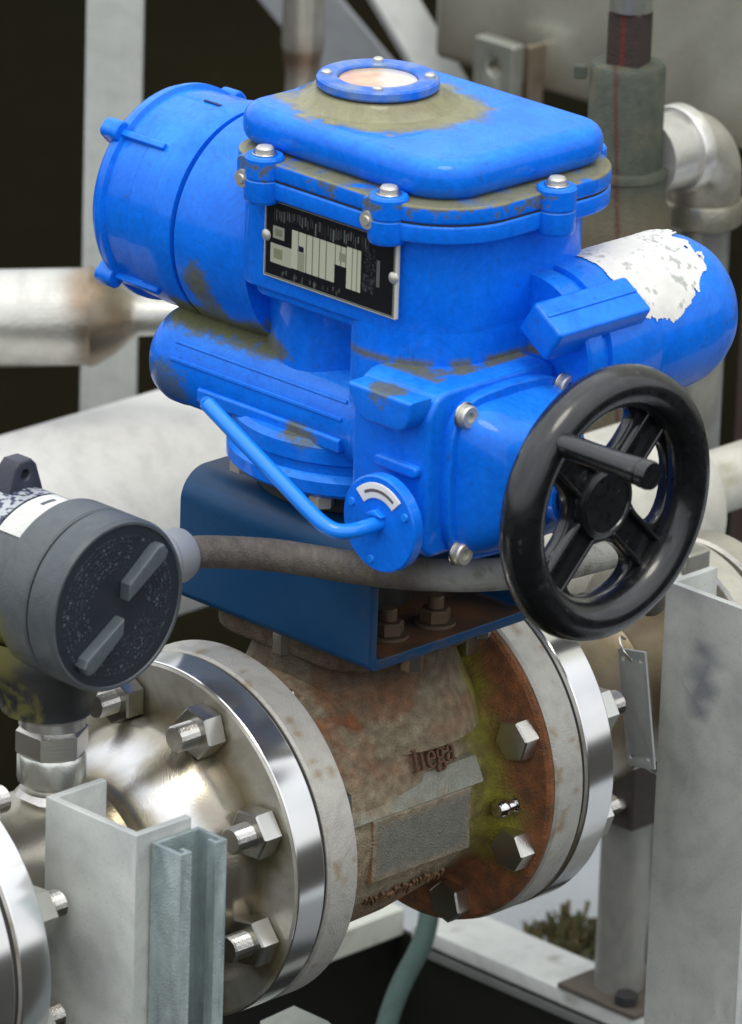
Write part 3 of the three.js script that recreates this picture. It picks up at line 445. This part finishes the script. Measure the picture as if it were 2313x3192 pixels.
/* ================= pressure transmitter and its cable ================= */
{
  const TX = -.2525, TY = .197;
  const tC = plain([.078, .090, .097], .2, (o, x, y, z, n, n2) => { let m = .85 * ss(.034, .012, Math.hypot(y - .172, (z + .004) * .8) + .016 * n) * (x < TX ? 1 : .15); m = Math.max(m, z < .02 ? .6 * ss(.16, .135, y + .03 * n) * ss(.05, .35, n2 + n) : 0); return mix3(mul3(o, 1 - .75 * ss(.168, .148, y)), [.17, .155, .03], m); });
  const t = thing('pressure_transmitter', 'dark grey round field transmitter with lettered screw cap at left, stained yellow', 'transmitter', [TX, .066, 0]);
  const zc = (p, s = 72) => at(lathe(p, 'Z', s), TX, TY, 0);
  part(t, 'housing', paint(zc([[0, -.09], [.04, -.09], [.046, -.085], [.0465, .005], [.0475, .02], [0, .02]]), tC, .004), M.trans);
  part(t, 'cap_collar', paint(zc([[0, .0135], [.0495, .0135], [.0512, .0155], [.0512, .0365], [.05, .0378], [0, .0378]]), tC, .004), M.trans);
  const cap = part(t, 'cap', paint(zc([[0, .0392], [.05, .0392], [.0512, .0405], [.0512, .0575], [.0495, .0602], [.048, .0602], [.0472, .059], [0, .059]]), plain([.066, .078, .086], .2), .004), M.trans);
  { // cast ring of tiny raised marks on the cap's face, too worn to read
    const S = 1024, c = document.createElement('canvas'); c.width = c.height = S; const g = c.getContext('2d'), c2 = document.createElement('canvas'); c2.width = c2.height = S; const h = c2.getContext('2d');
    g.fillStyle = '#1c232b'; g.fillRect(0, 0, S, S); h.fillStyle = '#000'; h.fillRect(0, 0, S, S);
    let sd = 31; const q = () => (sd = (sd * 16807) % 2147483647) / 2147483647;
    for (let r = 250; r < 480; r += 33) { const n = Math.floor(r * .33); for (let i = 0; i < n; i++) { const a = i / n * Math.PI * 2; if (Math.abs(Math.sin(a - .68)) < .27 + .0002 * r && r < 420) continue; if (q() < .12) continue;
      const k = 1 + Math.floor(q() * 3); for (let m = 0; m < k; m++) { const ox = (q() - .5) * 9, oy = (q() - .5) * 14, w = 2.5 + q() * 4, l = 6 + q() * 15; for (const [e, f] of [[g, `rgba(125,140,155,${.08 + q() * .34})`], [h, '#fff']]) { e.save(); e.translate(S / 2, S / 2); e.rotate(a); e.translate(0, -r); e.fillStyle = f; e.fillRect(ox, oy, q() < .5 ? w : l, q() < .5 ? l : w); e.restore(); } } } }
    const tx = new THREE.CanvasTexture(c); tx.colorSpace = THREE.SRGBColorSpace; const tb = new THREE.CanvasTexture(c2);
    part(cap, 'cap_face', at(new THREE.CircleGeometry(.0473, 72), TX, TY, .0594), std(null, { map: tx, bumpMap: tb, bumpScale: .0008, roughness: .5 }));
  }
  for (const s of [1, -1]) { // grip wedges
    const g = ext(poly([[0, -.0045], [.034, -.0058], [.038, -.003], [.038, .0028], [.034, .005], [.006, .0032]]), .059, .0675, .0012, 'Z'); if (s < 0) g.rotateZ(Math.PI); g.translate(s * .004, s * .0075, 0); g.rotateZ(.62);
    part(cap, 'grip', paint(at(g, TX, TY, 0), plain([.075, .09, .10], .2), 0), M.trans);
  }
  { const arc = (r, z0, z1, a0, a1) => { const g = new THREE.CylinderGeometry(r, r, z1 - z0, 48, 1, true, a0 + Math.PI / 2, a1 - a0); g.rotateX(Math.PI / 2); return at(g, TX, TY, (z0 + z1) / 2); }; // angles from +x towards +y
    const lb = part(t, 'label', paint(arc(.0473, -.007, .0125, 1.3, 2.3), plain([.62, .63, .59], .25), 0), M.white, 'pale label strip wrapped over the housing');
    part(lb, 'printed_mark', arc(.0475, .001, .004, 1.5, 1.72), std([.06, .08, .08], { roughness: .5 }));
    part(t, 'label', paint(arc(.0474, -.034, -.0085, 1.3, 2.45), (x, y, z) => mix3([.4, .42, .45], [.03, .035, .09], ss(-.02, .1, fbm(x * 330, y * 330, z * 260, 3))), .0012), M.white, 'silver and dark blue printed label, badly worn'); }
  part(t, 'lug', paint(at(ext((() => { const s = poly([[-.014, 0], [.014, 0], [.0085, .017], [.005, .0205], [-.005, .0205], [-.0085, .017]]); const hl = new THREE.Path(); hl.absarc(0, .012, .003, 0, Math.PI * 2, false); s.holes.push(hl); return s; })(), -.036, -.022, .0015, 'Z'), TX + .003, TY + .0435, 0), plain([.03, .034, .05], .2), 0), M.trans);
  part(t, 'neck', paint(at(lathe([[.044, .168], [.042, .155], [.036, .142], [.03, .13], [.027, .122], [.027, .117], [0, .117]].reverse(), 'Y', 60), TX + .002, 0, 0), tC, .004), M.trans);
  // stainless union below
  const SX = -.2465, y = (p, s = 48) => at(lathe(p, 'Y', s), SX, 0, 0);
  part(t, 'fitting', paint(y([[0, .1045], [.0175, .1045], [.0195, .106], [.0195, .1115], [.0175, .1135], [.0215, .1145], [.0215, .117], [0, .117]]), steelC(() => .02), .006), M.steelV);
  part(t, 'union_nut', at(hex(.0215, .0885, .105), SX, 0, 0), M.satin);
  part(t, 'fitting', paint(y([[0, .066], [.0155, .066], [.0165, .069], [.0198, .0715], [.0202, .0735], [.0202, .086], [.019, .0885], [0, .0885]]), plain([.66, .67, .62], .1), .006), M.steelV, 'bright lower ferrule of the fitting');
  // cable gland
  const gl = part(t, 'cable_gland', at(lathe([[0, -.21], [.0165, -.21], [.0165, -.183], [0, -.183]], 'X', 6, .1), 0, .191, .010), std([.50, .50, .49], { metalness: .5, roughness: .45 }));
  part(t, 'gland_nut', at(lathe([[0, -.186], [.0165, -.186], [.0178, -.184], [.0178, -.172], [.0165, -.170], [.0165, -.160], [.0150, -.155], [.0118, -.152], [0, -.152]], 'X', 40, .4), 0, .191, .010), std([.36, .37, .37], { metalness: .4, roughness: .5 }));

  const c = thing('flexible_conduit', 'grey brown flexible cable conduit running from the transmitter under the blue actuator', 'conduit', [-.1, .18, .05]);
  const cp = [[-.158, .191, .010], [-.146, .1905, .0135], [-.130, .1895, .0245], [-.11, .187, .0385], [-.0985, .1868, .06], [-.0855, .1867, .0868], [-.071, .1868, .11], [-.052, .1867, .13], [-.03, .187, .1465], [.0, .187, .157], [.05, .184, .158], [.1, .172, .14], [.15, .14, .10], [.17, .10, .085]];
  part(c, 'sheath', paint(tube(cp, .0096, 240, 20), (x, y, z) => { const n = fbm(x * 120, y * 120, z * 120, 3), n2 = fbm(x * 420, y * 420, z * 420, 2); let o = mul3([.105, .09, .075], 1 + .6 * n + .7 * n2); o = mix3(o, [.42, .42, .38], ss(.115, .14, z) * .9); return mix3(o, [.1, .1, .03], ss(.1, .3, n) * .5 * ss(.05, .1, z)); }, .004), M.conduit);
}

/* ================= upright supports in front ================= */
const aluC = plain([.55, .575, .54], .12, (o, x, y, z, n, n2) => { const s = fbm(x * 60, y * 3, z * 60, 4), k = fbm(x * 14 + 3, y * 14, z * 14, 3); return mix3(mul3(o, 1 + .25 * s), [.22, .24, .26], ss(.12, .35, k) * .4); });
const plan = pts => poly(pts.map(([x, z]) => [x, -z]));
{
  const ch = (x, z0, z1, w, k, h) => ext(plan([[x, z0], [x, z1], [x + w, z1], [x + w, z1 - k], [x + k, z1 - k], [x + k, z0 + k], [x + w, z0 + k], [x + w, z0]]), -.8, h, .0006, 'Y');
  const a = thing('aluminium_upright', 'plain aluminium channel upright at lower left, open side towards the flange', 'channel post', [-.29, -.8, .1]);
  part(a, 'channel', paint(ch(-.311, .066, .1405, .042, .0048, .099), aluC, .012, .1), M.alu);
  const b = thing('aluminium_upright', 'broad aluminium channel upright at the lower right edge with a grey smudge', 'channel post', [.22, -.8, .105]);
  part(b, 'channel', paint(ch(.205, .0665, .1425, .042, .0048, .101), (x, y, z, ...r) => mix3(aluC(x, y, z, ...r), [.16, .18, .21], x < .206 ? .8 * ss(.012, .006, Math.hypot((z - .1) * 1.1, (y - .045) * .35) + .008 * fbm(y * 90, z * 90, 2, 3)) : 0), .006, .1), M.alu);
  const s = thing('strut_channel', 'slotted galvanised steel strut fixed beside the left aluminium upright', 'strut', [-.28, -.8, .155]);
  const k = .0026, x0 = -.3005, x1 = -.265, z0 = .142, z1 = .1655, li = .0085;
  part(s, 'strut', paint(ext(plan([[x0, z0], [x1, z0], [x1, z1], [x1 - li, z1], [x1 - li, z1 - .007], [x1 - li + k, z1 - .007], [x1 - li + k, z1 - k], [x1 - k, z1 - k], [x1 - k, z0 + k], [x0 + k, z0 + k], [x0 + k, z1 - k], [x0 + li - k, z1 - k], [x0 + li - k, z1 - .007], [x0 + li, z1 - .007], [x0 + li, z1], [x0, z1]]), -.8, .0925, .0003, 'Y'),
    plain([.36, .43, .43], .2, (o, x, y, z, n, n2) => { const sp = fbm(x * 200, y * 34, z * 200, 3); return mix3(mul3(o, 1 + .5 * sp), [.15, .2, .24], ss(.1, .35, fbm(x * 90, y * 9, z * 90, 4)) * .65); }), .008, .08), M.galv);
}
{ // hanging tag
  const t = thing('metal_tag', 'narrow aluminium tag strip with small holes hanging beside the right upright', 'tag', [.17, .065, .075]);
  const s = rr(-.0115, -.0755, .0115, 0, .0008); for (const [x, y] of [[-.0075, -.069], [.0075, -.069], [-.0075, -.006], [.0075, -.006]]) { const h = new THREE.Path(); h.absarc(x, y, .0016, 0, Math.PI * 2, false); s.holes.push(h); }
  const g = ext(s, 0, .0016, .0002, 'X'); g.rotateX(-.17); part(t, 'plate', paint(at(g, .170, .0655, .0715), plain([.4, .43, .43], .15), .008), M.alu);
  part(t, 'tie_wire', tube([[.17, .059, .0725], [.166, .066, .068], [.172, .07, .06], [.18, .066, .057]], .0009, 20, 8), M.bolt);
}

/* ================= frame, stand and hose below ================= */
const whiteC = (c = [.62, .64, .61]) => plain(c, .06, (o, x, y, z, n, n2) => mix3(o, [.2, .18, .12], ss(.22, .38, fbm(x * 55 + 8, y * 55, z * 55, 3)) * .5));
{
  const t = thing('frame_beam', 'pale painted steel beam running diagonally below the valve to the lower right', 'beam', [.46, -.4, -.2]);
  part(t, 'beam', paint(ext(plan([[.4475, -.372], [.498, -.372], [.498, -.16], [.4475, -.16]]), -.362, -.35, .001, 'Y'), whiteC(), .01), M.white);
  part(t, 'web', paint(bx(.4478, -.372, -.37, .4525, -.3655, -.16, .0008), plain([.16, .17, .16], .2), .02), M.white);
  part(t, 'web', paint(bx(.4535, -.85, -.395, .458, -.3625, -.1, .0008), plain([.012, .013, .009], .3), 0), M.white, 'near black sheet added to stand for shade under the beam');  // added skirt, coloured near-black so the space below looks shaded
  const u = thing('frame_beam', 'rust spotted pale cross beam below the left end of the valve', 'beam', [.3, -.4, -.39]);
  part(u, 'web', paint(bx(.1, -.85, -.400, .4545, -.366, -.395, .0008), plain([.012, .013, .009], .3), 0), M.white);  // dark skirt added below the cross beam, shade put into its colour
  part(u, 'beam', paint(bx(.1, -.3635, -.412, .4515, -.3425, -.384, .0015), (x, y, z, nx, ny) => { const o = [.66, .68, .6]; return mix3(o, [.2, .16, .06], ss(.24, .34, fbm(x * 75 + 2, y * 75, z * 75, 3)) * .75); }, .006), M.white);
  const p = thing('pipe_stand', 'round grey pipe stand on a base plate behind the right upright', 'pipe stand', [.4735, -.352, -.196]);
  part(p, 'tube', paint(at(cyl(.0172, -.347, -.214, 'Y', .0006), .4735, 0, -.196), plain([.24, .24, .215], .2), .01), M.alu);
  part(p, 'clamp', paint(bx(.45, -.214, -.225, .51, -.165, -.17, .002), plain([.035, .028, .022], .3), .01), M.rust);
  part(p, 'clamp_bolt', at(hex(.006, -.006, 0, 'X'), .45, -.196, -.181), M.satin);
  part(p, 'base_plate', paint(bx(.445, -.3495, -.228, .515, -.345, -.155, .001), plain([.11, .09, .07], .3), .01), M.rust);
  part(p, 'anchor_bolt', at(hex(.0085, -.345, -.337), .4555, 0, -.172), M.dark);
  const h = thing('hose', 'dull green hose hanging from the frame corner under the valve', 'hose', [.38, -.4, -.3]);
  part(h, 'hose', paint(tube([[.405, -.29, -.318], [.398, -.306, -.309], [.384, -.318, -.3], [.366, -.3235, -.29], [.345, -.330, -.28], [.318, -.343, -.266], [.29, -.37, -.25], [.26, -.43, -.23], [.235, -.56, -.215], [.23, -.82, -.21]], .0074, 120, 14), plain([.045, .085, .072], .3), .01), M.green);
  // weeds at the foot of the stand
  const leaves = []; for (let i = 0; i < 260; i++) { const g = new THREE.PlaneGeometry(.004, .018, 1, 2); g.translate(0, .009, 0); g.rotateX(-.6 + rnd() * 1.2); g.rotateZ((rnd() - .5) * 1.8); g.rotateY(rnd() * 6.3); g.scale(.7, .35 + rnd() * .8, 1); g.translate(.655 + rnd() * .05, -.4605 + rnd() * .012, -.455 + rnd() * .05); leaves.push(g); }
  const wd = new THREE.Mesh(paint(join(leaves), (x, y, z) => mix3([.05, .07, .02], [.13, .09, .04], clamp(.5 + 2 * fbm(x * 90, y * 90, z * 90, 2))), 0), std([1, 1, 1], { ...VC, roughness: .9, side: THREE.DoubleSide })); wd.name = 'weeds'; wd.userData = { label: 'small brown green weeds growing on the concrete beside the pipe stand', category: 'weeds', kind: 'stuff' }; scene.add(wd);
  const f = thing('steel_plate', 'corner of a pale steel plate at the bottom edge below the left flange', 'plate', [.05, -.21, -.09]);
  part(f, 'plate', paint(ext(plan([[.0253, -.0974], [.0575, -.1], [.0576, -.0692], [.03, .02], [-.05, -.02]]), -.206, -.2, .0008, 'Y'), plain([.34, .36, .31], .15), .01), M.alu);
  part(f, 'leg', paint(bx(.015, -.85, -.03, .035, -.2065, -.01, .001), plain([.2, .21, .19], .15), .05), M.alu);
}

/* ================= things behind ================= */
const far = (name, label, cat, pos) => thing(name, label, cat, pos);
const V = (...a) => new THREE.Vector3(...a);
function beamBetween(a, b, w, h, roll, r = .0015) { // box bar between two points
  const A = V(...a), B = V(...b), d = B.clone().sub(A), L = d.length(); d.normalize();
  const g = box(w, h, L, r), m = new THREE.Matrix4(), z = d, x = V(0, 1, 0).cross(z).normalize(), y = z.clone().cross(x); m.makeBasis(x, y, z); g.rotateZ(roll); g.applyMatrix4(m); const c = A.add(B).multiplyScalar(.5); g.translate(c.x, c.y, c.z); return g;
}
const along = (a, b, pts, s = 64) => { const A = V(...a), d = V(...b).sub(A), L = d.length(), g = lathe(pts(L), 'Y', s); g.applyQuaternion(new THREE.Quaternion().setFromUnitVectors(V(0, 1, 0), d.normalize())); return g.translate(A.x, A.y, A.z); };
{
  const lightC = plain([.66, .665, .64], .06, (o, x, y, z, n, n2) => mix3(o, [.3, .3, .26], ss(.2, .4, n) * .3));
  const t = far('square_post', 'pale square steel post standing behind the round blue cover at upper left', 'post', [.535, -.85, -.79]);
  part(t, 'post', paint(bx(-.021, -.85, -.021, .021, 1.6, .021, .002).rotateY(.797).translate(.538, 0, -.796), plain([.45, .47, .44], .1), .05), M.white);
  const pC = (x, y, z) => { const n = fbm(x * 30, y * 30, z * 30, 4), w = Math.max(0, Math.abs((x - .2) * .709 + (z + .7527) * .705 - .213) - .008); const o = mul3([.58, .57, .52], 1 + .14 * n); return mix3(o, mix3([.26, .17, .09], [.12, .09, .05], clamp(.5 + 2 * n)), ss(.026, .004, w + .02 * n) * .85); };
  const p = far('stainless_pipe', 'horizontal stainless pipe with a brown weld at the left edge behind the actuator', 'pipe', [.3, .06, -.65]);
  part(p, 'pipe', paint(along([.2, .0575, -.7527], [.398, .0715, -.556], L => [[0, -.9], [.0345, -.9], [.0345, L * .715], [.0358, L * .73], [.0345, L * .745], [.027, L * .79], [.018, L * .83], [.0145, L * .85], [.0135, L * 1.06], [0, L * 1.06]]), pC, .008), M.paleSteel);
  const b = far('large_pipe', 'large pale pipe lying behind the valve at the left', 'pipe', [.3, -.09, -.6]);
  part(b, 'pipe', paint(at(lathe([[0, -.6], [.08, -.6], [.08, .62], [0, .62]], 'X', 96), .22, -.092, -.612), plain([.62, .615, .59], .07, (o, x, y, z, n, n2) => mix3(o, [.3, .29, .25], ss(.27, .4, fbm(x * 26, y * 26, z * 26 + 5, 3)) * .5)), .035), M.white);
  // diagonal braces
  const d1 = far('brace', 'grey diagonal brace behind the vertical pipe at the top', 'brace', [1, .05, -1.06]);
  part(d1, 'bar', paint(beamBetween([.905, .265, -1.205], [1.085, -.085, -.94], .008, .054, 0), plain([.29, .31, .33], .06), .05), M.white);
  const d2 = far('brace', 'bright pale diagonal brace behind the round window of the actuator lid', 'brace', [.93, .1, -.86]);
  part(d2, 'bar', paint(beamBetween([.862, .31, -.985], [.972, -.02, -.79], .03, .032, -.5), plain([.62, .64, .61], .06), .05), M.white);
  const v = far('vertical_pipe', 'thin vertical stainless pipe with a brown weld ring above the actuator', 'pipe', [.79, .1, -.855]);
  part(v, 'pipe', paint(at(lathe([[0, -.5], [.0128, -.5], [.0128, .105], [.0145, .117], [.0155, .124], [.0165, .128], [.0165, .6], [0, .6]], 'Y', 48), .794, 0, -.857), (x, y, z) => { const n = fbm(x * 50, y * 50, z * 50, 4); return mix3(mul3([.52, .5, .44], 1 + .15 * n), [.17, .09, .05], ss(.016, .006, Math.abs(y - .116) + .005 * n) * .85); }, .016), M.paleSteel);
  // tank with a lifting lug
  const k = far('storage_tank', 'big beige metal tank with a lifting lug at upper right', 'tank', [1.2, .1, -.5]);
  part(k, 'shell', paint(bx(.9, .108, -.819, 2.0, 1.4, .6, .006), plain([.60, .595, .50], .07, (o, x, y, z, n, n2) => { let m = ss(.155, .11, y + .02 * n) * .7; o = mix3(o, [.17, .13, .09], m); const d = Math.hypot((z + .741) * .8, (y - .172)); return mix3(o, [.66, .64, .42], ss(.026, .014, d + .014 * n + .006 * n2) * .75); }), .02, .2), M.paleSteel);
  const lg = rr(-.021, -.035, .021, .028, .003), lh = new THREE.Path(); lh.absarc(-.001, .008, .0075, 0, Math.PI * 2, false); lg.holes.push(lh);
  part(k, 'lifting_lug', paint(at(ext(lg, -.012, 0, .001, 'X'), .878, .121, -.722), plain([.4, .41, .36], .08), .01), M.paleSteel);
  part(k, 'lug_web', paint(bx(.884, .09, -.7055, .9, .146, -.6995, .001), plain([.32, .26, .19], .2), .01), M.paleSteel);
  const tr = far('dark_pipe', 'dark rust brown column behind the motor at the right edge', 'column', [.95, -.5, -.5]);
  part(tr, 'column', paint(at(cyl(.075, -.85, .085, 'Y', .002), .958, 0, -.437), plain([.055, .028, .02], .5), .02), M.rust);
  // grey green coupling with the brown pipe
  const gC = (x, y, z) => { const n = fbm(x * 50, y * 50, z * 50, 4), n2 = fbm(x * 190, y * 190, z * 190, 3); let o = mul3([.066, .078, .058], 1 + .4 * n + .3 * n2); o = mix3(o, [.13, .10, .055], clamp(ss(.24, .205, y + .02 * n) * .6 + ss(.1, .35, n) * .4)); const a = Math.abs((x - .488) * .72 + (z + .24) * .69 + .0085 - (y - .27) * -.05) ; return mix3(o, [.075, .024, .02], ss(.0019, .0009, a + .0008 * n) * .9 * (z > -.25 ? 1 : .6)); };
  const c = far('hose_coupling', 'grey green stepped coupling on an upright pipe right of the actuator', 'coupling', [.487, .0, -.24]);
  const cy = (p, s = 56) => at(lathe(p, 'Y', s), .487, 0, -.24);
  part(c, 'sleeve', paint(cy([[0, .24], [.0255, .24], [.0255, .3085], [.024, .3115], [.0165, .312], [0, .312]]), gC, .004), M.green);
  part(c, 'collar', paint(cy([[0, .02], [.02, .02], [.02, .128], [.0345, .13], [.0345, .195], [.033, .206], [.0285, .221], [.0288, .233], [.0298, .2345], [.0298, .2385], [.0288, .2405], [0, .2405]]), gC, .004), M.green);
  part(c, 'catch', paint(bx(-.032, .3, -.004, -.023, .3095, .004, .0015).rotateY(-.8).translate(.484, 0, -.243), gC, 0), M.green);
  part(c, 'square_stem', paint(box(.0235, .0385, .0235, .0015).rotateY(.35).translate(.487, .32925, -.24), (x, y, z) => { const a = Math.abs((x - .488) * .72 + (z + .24) * .69 + .006); return mix3(mul3([.045, .03, .026], 1 + .4 * fbm(x * 90, y * 60, z * 90, 3)), [.13, .02, .016], ss(.002, .001, a)); }, .003), M.rust);
  part(c, 'cap_tube', paint(cy([[0, .3485], [.0146, .3485], [.0146, .62], [0, .62]]), plain([.36, .37, .33], .1), 0), M.paleSteel);
  // stainless elbow
  const e = far('pipe_elbow', 'bright stainless pipe elbow turning down beside the grey green coupling', 'pipe elbow', [.56, .2, -.24]);
  const eb = []; for (let i = 0; i <= 14; i++) { const a = i / 14 * Math.PI / 2; eb.push([.537 + .026 * Math.sin(a), .2165 + .027 * Math.cos(a), -.235]); } eb.push([.563, .203, -.235]);
  part(e, 'bend', paint(new THREE.TubeGeometry(new THREE.CatmullRomCurve3(eb.map(p => V(...p))), 40, .0262, 36).toNonIndexed(), plain([.58, .56, .49], .12, (o, x, y, z, n) => mix3(o, [.22, .2, .13], clamp(ss(.215, .2, y) * .6 + .5 * ss(.05, .3, n)))), .008), M.paleSteel);
  part(e, 'pipe', paint(at(lathe([[0, .505], [.0262, .505], [.0262, .531], [.0295, .531], [.0305, .533], [.0305, .541], [.029, .542], [0, .542]], 'X', 48), 0, .2435, -.235), plain([.72, .71, .68], .06), .01), M.paleSteel);
  part(e, 'collar', paint(at(lathe([[0, .186], [.0262, .186], [.0285, .188], [.0285, .201], [.0275, .2035], [0, .2035]], 'Y', 48), .563, 0, -.235), plain([.34, .33, .26], .15), .01), M.paleSteel);
  part(e, 'pipe', paint(at(cyl(.0205, -.6, .187, 'Y', .001), .563, 0, -.235), plain([.36, .36, .34], .1), .02), M.paleSteel);
  // pale pipe seen past the handwheel
  const w = far('pale_pipe', 'pale pipe running behind the spokes of the black handwheel to the right edge', 'pipe', [.4, .03, -.2]);
  part(w, 'pipe', paint(at(lathe([[0, .12], [.058, .12], [.058, .44], [.054, .452], [.024, .47], [.022, .48], [.022, .9], [0, .9]], 'X', 64), 0, .034, -.155), plain([.58, .57, .5], .1, (o, x, y, z, n, n2) => mix3(o, [.25, .22, .08], ss(.2, .35, n) * .5)), .02), M.white);
}

renderer.render(scene, camera);
